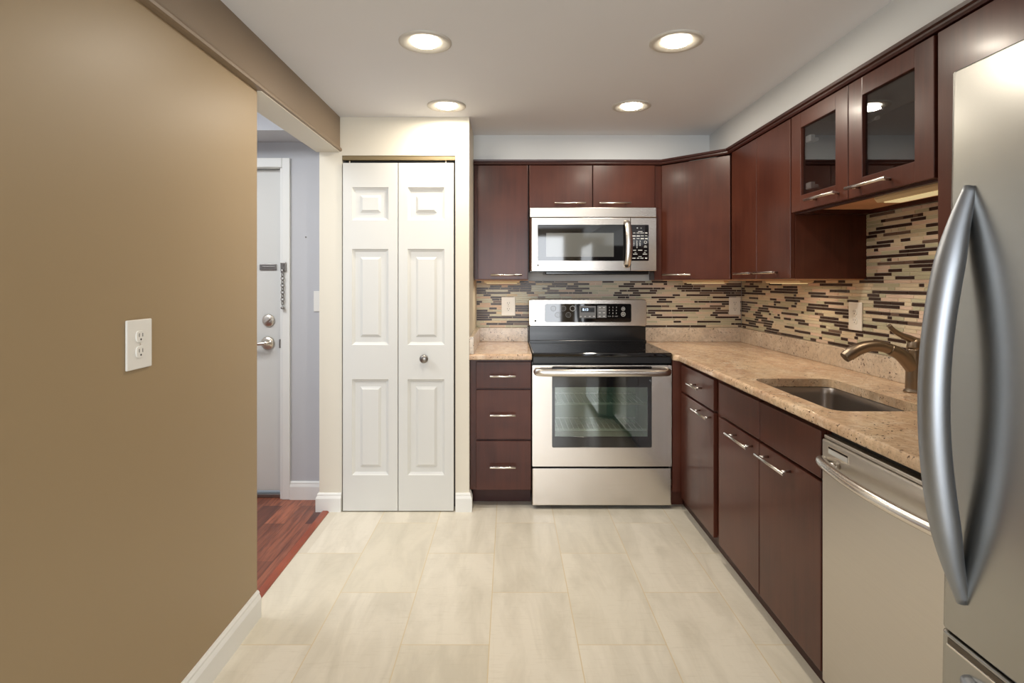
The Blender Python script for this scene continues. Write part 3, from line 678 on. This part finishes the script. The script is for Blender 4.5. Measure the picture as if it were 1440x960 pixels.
# cooktop
b = BM(); box(b, RX0+0.001, RX1-0.001, 3.032, 3.63, 0.835, 0.857, 0.006, 3); obj('cooktop', b, 'black_glass', R)
b = BM(); box(b, RX0+0.002, RX1-0.002, 3.042, 3.10, 0.798, 0.836, 0.003); obj('front_rail', b, 'black', R)
b = BM()
for (x, y, r) in ((0.32, 3.20, 0.10), (0.69, 3.20, 0.085), (0.32, 3.45, 0.075), (0.69, 3.45, 0.10), (0.506, 3.42, 0.045)):
    lathe(b, [(r-0.0012, 0.8573), (r, 0.8575), (r+0.0012, 0.8573)], 48, Matrix.Translation((x, y, 0)), cap=False)
obj('burner_rings', b, 'burner_print', R)
# backguard
b = BM(); box(b, 0.129, 0.884, 3.612, 3.69, 0.80, 0.962, 0.004); box(b, 0.129, 0.884, 3.59, 3.615, 0.855, 0.868, 0.003); obj('rear_console', b, 'black', R)
b = BM(); prism(b, rrect(0.127, 0.886, 0.958, 1.130, 0.016), 'y', 3.594, 3.68, 0.004); bg = obj('control_panel', b, 'steel', R)
b = BM(); prism(b, rrect(0.2285, 0.786, 0.984, 1.103, 0.012), 'y', 3.590, 3.596, 0.001); dp = obj('display_panel', b, 'black_glass', bg)
s = 3.60/785; X = lambda px: (px-716)*s; Z = lambda py: 1.24+(397-py)*s
yq = 3.5895
def ring(b, cx, cz, r0, r1, y, mi=0, seg=28):
    for k in range(seg):
        a, c_ = 2*PI*k/seg, 2*PI*(k+1)/seg
        quad(b, [(cx+r0*math.cos(a), y, cz+r0*math.sin(a)), (cx+r1*math.cos(a), y, cz+r1*math.sin(a)), (cx+r1*math.cos(c_), y, cz+r1*math.sin(c_)), (cx+r0*math.cos(c_), y, cz+r0*math.sin(c_))], mi)
def fr(b, px0, px1, py0, py1, y, mi=0):
    quad(b, [(X(px0), y, Z(py1)), (X(px1), y, Z(py1)), (X(px1), y, Z(py0)), (X(px0), y, Z(py0))], mi)
b = BM()
b.free()
for (px, py) in ((778, 433.5), (792, 433.5), (784, 442.5), (799, 442.5)): 
    b = BM(); ring(b, X(px), Z(py), 0.0150, 0.0172, yq); ring(b, X(px), Z(py), 0.007, 0.008, yq); obj('burner_key', b, 'ring_print', dp)
b = BM(); fr(b, 814.5, 837.5, 430, 447, yq); obj('display_frame', b, 'grey_print', dp)
b = BM(); fr(b, 839.5, 852.5, 429.5, 446.5, yq)
obj('key_frame', b, 'grey_print', dp)
b = BM(); ring(b, X(805), Z(433.5), 0.0150, 0.0175, yq, 0); obj('burner_key', b, 'print', dp)
b = BM(); ring(b, X(876), Z(434), 0.0095, 0.012, yq); ring(b, X(876), Z(434), 0.002, 0.005, yq); obj('light_key', b, 'print', dp)
b = BM(); ring(b, X(876), Z(441.5), 0.0115, 0.0145, yq); ring(b, X(876), Z(441.5), 0.003, 0.006, yq); obj('oven_key', b, 'print', dp)
b = BM()
for i in range(3):
    for j, d in enumerate(('147', '258', '369')[i]): text(b, d, 0.012, facing_front(X(856.5+i*4.9), yq-0.0004, Z(432+j*4.1)))
for i, d in enumerate(('CLEAR', '0', 'START')): text(b, d, 0.012 if i == 1 else 0.007, facing_front(X(856.5+i*4.9), yq-0.0004, Z(444.4)))
obj('keypad_print', b, 'print', dp)
b = BM()
for px in (816.5, 822.5, 829, 835): fr(b, px-1.3, px+1.3, 444, 445.2, yq-0.0004)
obj('timer_print', b, 'print', dp)
b = BM()
for px in (843, 849):
    for py in (432.3, 439.5, 444.4): fr(b, px-1.5, px+1.5, py-0.6, py+0.6, yq-0.0004)
fr(b, 841.5, 850.5, 435.2, 435.7, yq-0.0004)
obj('button_print', b, 'print', dp)
b = BM(); fr(b, 816.5, 835.5, 432.3, 438.8, yq-0.0004, 0); text(b, '8:13', 0.022, facing_front(X(823), yq-0.0008, Z(435.2)), 1); obj('clock_display', b, ['black', 'digits'], dp)
def badge(x, y, z, r, parent):
    b = BM(); lathe(b, [(0, 0), (r, 0), (r, 0.0006), (0, 0.0006)], 24, Matrix.Translation((x, y, z)) @ Matrix.Rotation(PI/2, 4, 'X'))
    text(b, 'LG', r*2.3, facing_front(x+r*2.9, y-0.0004, z), 1); obj('badge', b, ['gasket', 'grey_print'], parent)
badge(X(752.8), 3.5938, Z(451), 0.0075, bg)

# ------------------------------------------------------------------ microwave
W_ = thing('microwave', 'stainless over the range microwave hung under the cabinets', 'microwave', (0.5, 3.5, 1.30))
MX0, MX1, MY = 0.1225, 0.880, 3.333
b = BM(); box(b, MX0+0.004, MX1-0.004, 3.372, 3.70, 1.305, 1.688); box(b, MX0+0.10, MX1-0.03, 3.40, 3.69, 1.288, 1.306, 0.004); obj('microwave_body', b, 'black', W_)
b = BM(); box(b, MX0, MX1, MY, 3.372, 1.629, 1.6875, 0.003); obj('vent_grille', b, 'steel', W_)
sm = MY/785; XM = lambda px: (px-716)*sm; ZM = lambda py: 1.24+(397-py)*sm
b = BM()
prism(b, [(MX0+0.012, MY), (XM(886.5), MY), (XM(886.5), 3.372), (MX0, 3.372), (MX0, MY+0.02)], 'z', 1.309, 1.626, 0.0015); md = obj('microwave_door', b, 'steel', W_)
b = BM(); box(b, XM(887), MX1, MY, 3.372, 1.309, 1.626, 0.002); cp = obj('control_side', b, 'steel', W_)
b = BM(); prism(b, rrect(XM(756), XM(880), ZM(366.7), ZM(315.7), 0.006), 'y', MY-0.0025, MY+0.004, 0.001); gw = obj('door_window', b, 'black_glass', md)
b = BM(); box(b, XM(768), XM(863), MY-0.0032, MY, ZM(361), ZM(327.5)); obj('viewing_screen', b, 'mw_glass', gw)
b = BM(); xh = XM(881.3)
tube(b, [(xh, MY+0.002, ZM(310.5)), (xh, MY-0.022, ZM(314)), (xh+0.004, MY-0.036, ZM(325)), (xh+0.007, MY-0.042, ZM(343)), (xh+0.004, MY-0.036, ZM(362)), (xh, MY-0.022, ZM(372)), (xh, MY+0.002, ZM(375.5))], [0.015, 0.018, 0.0195, 0.0205, 0.0195, 0.018, 0.015], 16, 0.4, up=(0, 1, 0)); obj('handle', b, 'steel_bar', md)
b = BM(); prism(b, rrect(XM(885.5), XM(912.3), ZM(366.7), ZM(316), 0.006), 'y', MY-0.0025, MY+0.004, 0.001); kp = obj('keypad', b, 'black_glass', cp)
b = BM(); ym = MY-0.003
def fm(px0, px1, py0, py1): quad(b, [(XM(px0), ym, ZM(py1)), (XM(px1), ym, ZM(py1)), (XM(px1), ym, ZM(py0)), (XM(px0), ym, ZM(py0))])
K = lambda x: 880+x/13.72; J = lambda y: 310+y/13.72
for (x0, x1, yc, h) in ((208, 232, 144, 16), (285, 300, 148, 12), (235, 320, 212, 12), (140, 182, 240, 12), (208, 262, 240, 12), (278, 350, 240, 12), (372, 415, 240, 24), (125, 188, 298, 24), (206, 268, 298, 24), (285, 345, 297, 12), (370, 415, 296, 12), (138, 178, 350, 20), (208, 262, 349, 11), (285, 345, 350, 22), (370, 418, 350, 24), (348, 408, 512, 12), (355, 398, 490, 12), (140, 195, 574, 16), (235, 318, 572, 16), (360, 402, 582, 10), (165, 200, 618, 10), (138, 222, 648, 14), (345, 380, 618, 10), (325, 408, 648, 14), (240, 305, 694, 10), (122, 186, 726, 18), (215, 260, 726, 14), (278, 340, 726, 14), (370, 410, 726, 24)):
    fm(K(x0), K(x1), J(yc-h*0.4), J(yc+h*0.4))
for i, x in enumerate((153, 213, 273)):
    for j, y in enumerate((402, 440, 478, 516)):
        ch = (('1', '4', '7', ''), ('2', '5', '8', '0'), ('3', '6', '9', ''))[i][j]
        if ch: text(b, ch, 0.0135, facing_front(XM(K(x)), ym-0.0003, ZM(J(y))))
ring(b, XM(K(378)), ZM(J(418)), 0.0065, 0.0085, ym)
obj('key_print', b, 'print', kp)
badge(XM(756.6), MY-0.0006, ZM(372.8), 0.0058, md)

# ------------------------------------------------------------------ dishwasher
D = thing('dishwasher', 'stainless dishwasher under the granite counter beside the fridge', 'dishwasher', (1.24, 1.36, 0))
b = BM(); box(b, 0.958, 1.52, 1.070, 1.658, 0.09, 0.812); obj('tub', b, 'gasket', D)
b = BM(); box(b, 0.99, 1.03, 1.070, 1.658, 0.0, 0.09); obj('toe_panel', b, 'black', D)
b = BM(); box(b, 0.930, 0.958, 1.066, 1.660, 0.060, 0.778, 0.005, 3); box(b, 0.936, 0.958, 1.066, 1.660, 0.7785, 0.790, 0.003); dw = obj('door_panel', b, 'steel_soft', D)
b = BM(); pts = [(0.931, 1.648, 0.716), (0.916, 1.640, 0.717), (0.900, 1.58, 0.718), (0.884, 1.47, 0.719), (0.878, 1.363, 0.720), (0.884, 1.256, 0.719), (0.900, 1.146, 0.718), (0.916, 1.086, 0.717), (0.931, 1.078, 0.716)]
tube(b, pts, [0.013, 0.0145, 0.0145, 0.0145, 0.0145, 0.0145, 0.0145, 0.0145, 0.013], 16)
for y in (1.575, 1.15): cyl(b, (0.932, y, 0.723), (0.902, y, 0.719), 0.011)
obj('handle', b, 'steel_bar', dw)
b = BM(); box(b, 0.9285, 0.9305, 1.527, 1.627, 0.7415, 0.7655, 0.0008, mi=0); box(b, 0.9278, 0.9290, 1.531, 1.623, 0.7440, 0.7570, 0, mi=1); box(b, 0.9278, 0.9290, 1.531, 1.623, 0.7585, 0.7630, 0, mi=2)
obj('control_window', b, ['nickel', 'print', 'black'], dw)

# ------------------------------------------------------------------ refrigerator
FR = thing('refrigerator', 'tall stainless bottom freezer refrigerator with bowed handle', 'refrigerator', (0.90, 0.64, 0))
FX = 0.804; FY0, FY1 = 0.22, 1.056
b = BM(); box(b, FX+0.085, 1.49, FY0+0.004, FY1-0.004, 0.02, 1.615, 0.004); obj('fridge_body', b, 'gasket', FR)
for nm, z0, z1 in (('fridge_door', 0.593, 1.634), ('freezer_drawer', 0.05, 0.588)):
    b = BM()
    outl = [(FX+0.075, FY1), (FX+0.011, FY1), (FX+0.004, FY1-0.003), (FX, FY1-0.010), (FX, FY0+0.010), (FX+0.004, FY0+0.003), (FX+0.011, FY0), (FX+0.075, FY0)]
    prism(b, outl, 'z', z0, z1, 0.0035)
    o = obj(nm, b, 'fridge_steel', FR)
    if nm == 'fridge_door': fd = o
    else: fz = o
b = BM(); box(b, FX+0.014, FX+0.08, FY0+0.004, FY1-0.004, 0.585, 0.596); obj('gasket_gap', b, 'gasket', FR)
def band(z0, z1, off):
    b = BM(); ys = [FY1-0.020-(FY1-FY0-0.04)*k/14 for k in range(15)]
    fx_ = lambda y: FX-off
    prism(b, [(fx_(y), y) for y in ys]+[(fx_(y)+0.008, y) for y in ys[::-1]], 'z', z0, z1, 0.0006); return b
obj('drawer_pocket', band(0.570, 0.581, 0.0012), 'pocket', fz)
obj('pocket_lip', band(0.5665, 0.570, 0.003), 'steel_bar', fz)
b = BM(); hy = 1.005; hz0, hz1 = 0.664, 1.410; pts = []; rad = []
for k in range(13):
    t = k/12; a = math.sin(PI*t)**0.85 if 0 < t < 1 else 0
    pts.append((FX+0.002-0.060*a, hy, hz0+(hz1-hz0)*t)); rad.append(0.011+0.0135*min(1, math.sin(PI*t)*1.8))
tube(b, pts, rad, 20, 0.95, up=(0, 1, 0)); obj('handle', b, 'fridge_bar', fd)
b = BM(); pts = []; rad = []
for k in range(13):
    t = k/12; a = math.sin(PI*t)**0.85 if 0 < t < 1 else 0
    pts.append((FX+0.0-0.060*a-0.008*math.sin(PI*t), 0.990+(0.27-0.990)*t, 0.532)); rad.append(0.012+0.011*min(1, math.sin(PI*t)*1.8))
tube(b, pts, rad, 20, 0.95); obj('handle', b, 'fridge_bar', fz)
FR.rotation_euler = (0, math.radians(1.02), 0)

# ------------------------------------------------------------------ sink and faucet
b = BM(); q = bmesh.new(); loops = []
for (g, z) in ((0.004, CB-0.001), (0.002, CB-0.004), (0.000, 0.79), (-0.006, 0.66), (-0.014, 0.640), (-0.035, 0.632)):
    loops.append([q.verts.new((x, y, z)) for x, y in rrect(SX0-g, SX1+g, SY0-g, SY1+g, 0.045 if g > -0.02 else 0.035, 6)])
fl = [q.verts.new((x, y, CB-0.001)) for x, y in rrect(SX0-0.012, SX1+0.012, SY0-0.012, SY1+0.012, 0.05, 6)]
for A, B in zip([fl]+loops, loops):
    n = len(A)
    for k in range(n): f = q.faces.new((A[k], A[(k+1) % n], B[(k+1) % n], B[k])); f.smooth = True
q.faces.new(loops[-1]); bmesh.ops.recalc_face_normals(q, faces=list(q.faces)); bmesh.ops.reverse_faces(q, faces=list(q.faces)); _merge(b, q)
sk = thing('sink', 'single bowl stainless undermount sink set in the granite counter', 'sink', (1.14, 1.97, 0.63)); obj('basin', b, 'sink_steel', sk)
b = BM(); lathe(b, [(0.045, 0.0), (0.045, 0.003), (0.034, 0.004), (0.03, 0.0015), (0, 0.001)], 28, Matrix.Translation((1.15, 1.97, 0.632)), cap=False); obj('drain', b, 'nickel', sk)

fx, fy = 1.448, 1.99
fa = thing('faucet', 'brushed bronze pull out faucet standing behind the sink', 'faucet', (fx, fy, CT))
b = BM(); lathe(b, [(0, 0), (0.036, 0), (0.036, 0.004), (0.030, 0.010), (0.031, 0.016), (0.0295, 0.05), (0.0290, 0.085), (0.0275, 0.12), (0.0262, 0.150), (0.0258, 0.153), (0, 0.153)], 32, Matrix.Translation((fx, fy, CT))); obj('faucet_body', b, 'bronze', fa)
b = BM()
tube(b, [(fx, fy, CT+0.075), (fx-0.028, fy+0.002, CT+0.112), (fx-0.058, fy+0.004, CT+0.138), (fx-0.088, fy+0.006, CT+0.152)], [0.026, 0.0255, 0.0225, 0.0205], 20); sp_ = obj('spout_neck', b, 'bronze', fa)
b = BM()
tube(b, [(fx-0.086, fy+0.006, CT+0.152), (fx-0.115, fy+0.008, CT+0.161), (fx-0.150, fy+0.010, CT+0.163), (fx-0.190, fy+0.012, CT+0.153), (fx-0.222, fy+0.013, CT+0.136), (fx-0.244, fy+0.014, CT+0.120)], [0.0195, 0.0195, 0.0195, 0.0215, 0.0225, 0.019], 20); obj('spray_head', b, 'bronze', fa)
b = BM(); lathe(b, [(0.0265, 0.154), (0.0265, 0.160), (0.024, 0.178), (0.017, 0.190), (0, 0.195)], 28, Matrix.Translation((fx, fy, CT)))
tube(b, [(fx+0.006, fy, CT+0.178), (fx-0.020, fy+0.001, CT+0.190), (fx-0.048, fy+0.002, CT+0.202), (fx-0.074, fy+0.003, CT+0.218), (fx-0.092, fy+0.004, CT+0.237)], [0.018, 0.0165, 0.0125, 0.0105, 0.009], 16, 0.8); obj('lever', b, 'bronze', fa)

# ------------------------------------------------------------------ outlets and switch
def outlet(label, loc, rotz, w_=0.092, h=0.124, switch=False):
    t = thing('light_switch' if switch else 'wall_outlet', label, 'switch' if switch else 'outlet', loc, None if switch else 'white duplex outlets'); t.rotation_euler = (0, 0, rotz)
    b = BM(); box(b, -w_/2, w_/2, -0.006, 0, -h/2, h/2, 0.0032, 3); obj('cover_plate', b, 'plastic', t, False)
    if switch:
        b = BM(); box(b, -0.006, 0.006, -0.012, -0.005, -0.011, 0.013, 0.002); obj('toggle', b, 'plastic', t, False)
        for z in (-0.03, 0.03):
            b = BM(); lathe(b, [(0, 0), (0.003, 0), (0.002, 0.0012), (0, 0.0014)], 10, Matrix.Translation((0, -0.006, z)) @ Matrix.Rotation(PI/2, 4, 'X'))
            obj('screw', b, 'nickel', t, False)
        return t
    for z in (0.0195, -0.0195):
        b = BM(); prism(b, rrect(-0.017, 0.017, z-0.0145, z+0.0145, 0.011), 'y', -0.0085, -0.004, 0.0008)
        r = obj('receptacle', b, 'plastic', t, False)
        b = BM()
        for x in (-0.0065, 0.0065): box(b, x-0.001, x+0.001, -0.0088, -0.0082, z-0.001, z+0.008)
        cyl(b, (0, -0.0088, z-0.0075), (0, -0.0082, z-0.0075), 0.0026, 10); obj('slots', b, 'slot', r, False)
    b = BM(); lathe(b, [(0, 0), (0.003, 0), (0.002, 0.0012), (0, 0.0014)], 10, Matrix.Translation((0, -0.006, 0)) @ Matrix.Rotation(PI/2, 4, 'X')); obj('screw', b, 'nickel', t, False)
    return t
outlet('white duplex outlet on the brown left wall', (XL, 1.405, 1.085), PI/2, 0.095)
outlet('white duplex outlet on the mosaic left of the range', (-0.005, YB-0.0088, 1.082), 0, 0.092)
outlet('white duplex outlet on the range wall mosaic near the inner corner', (1.494, YB-0.0088, 1.084), 0, 0.075, 0.118)
outlet('white duplex outlet on the sink wall mosaic beside the faucet', (XR-0.0108, 2.476, 1.090), -PI/2, 0.094)
outlet('white light switch on the grey hall wall beside the entrance door', (-1.078, HALL_Y, 1.132), 0, 0.082, 0.117, True)

# ------------------------------------------------------------------ ceiling lights
def downlight(loc, label):
    t = thing('ceiling_light', label, 'ceiling light', loc, 'round recessed ceiling lights')
    b = BM(); lathe(b, [(0.098, 0.0), (0.098, -0.004), (0.090, -0.007), (0.078, -0.006), (0.060, -0.001), (0.053, 0.0)], 48, cap=False); obj('trim_ring', b, 'baffle', t, False)
    b = BM(); lathe(b, [(0.0, -0.012), (0.030, -0.0115), (0.046, -0.008), (0.053, -0.001)], 40, cap=False); obj('lamp_lens', b, 'lens', t, False)
    l = area('lamp_glow', (loc[0], loc[1], loc[2]-0.016), (0, 0, 0), 0.095, 0.095, LAMP_W, WARM, 'DISK')
    return t
for x, y, lb in ((-0.313, 2.083, 'recessed ceiling light nearest the brown beam, front one of the left pair'), (0.622, 2.077, 'recessed ceiling light in front of the sink side, front one of the right pair'),
                 (-0.318, 2.834, 'recessed ceiling light just in front of the closet folding door'), (0.622, 2.840, 'recessed ceiling light above the range, in front of the microwave')):
    downlight((x, y, CEIL), lb)
# under cabinet lights
def light_bar(label, cx, cy, z, length, rotz, power, wd=0.085, dp_=0.020):
    """slim housing with its long side along local Y, hung under a cabinet at height z"""
    u = thing('under_cabinet_light', label, 'light', (cx, cy, z), 'under cabinet light bars'); u.rotation_euler = (0, 0, rotz)
    h, l = wd/2, length/2
    b = BM(); prism(b, [(-h, 0), (h, 0), (h*0.9, -dp_*0.65), (h*0.6, -dp_), (-h*0.75, -dp_), (-h*0.95, -dp_*0.6)], 'y', -l, l, 0.002); obj('housing', b, 'under_body', u, False)
    b = BM(); box(b, -h*0.62, h*0.5, -l*0.86, l*0.86, -dp_-0.003, -dp_+0.001, 0.001); obj('diffuser', b, 'under_lens', u, False)
    area('under_cabinet_glow', (cx, cy, z-dp_-0.012), (0, 0, rotz), 0.035, 0.06, power, (1, 0.85, 0.62))
light_bar('slim warm light bar under the glass cabinet above the sink', 1.335, 1.79, GZ+0.003, 0.35, 0, 1.0, 0.105, 0.026)
light_bar('slim light bar under the narrow cabinet left of the microwave', -0.045, 3.47, ZB-0.0075, 0.22, PI/2, 0.5, 0.07, 0.014)
light_bar('slim light bar under the diagonal corner cabinet', 1.18, 3.36, ZB-0.0075, 0.26, math.atan2(-0.72, 0.69)-PI/2, 0.5, 0.07, 0.014)
light_bar('slim light bar under the tall two door cabinet on the sink wall', 1.36, 2.72, ZB-0.0075, 0.34, 0, 0.5, 0.07, 0.014)
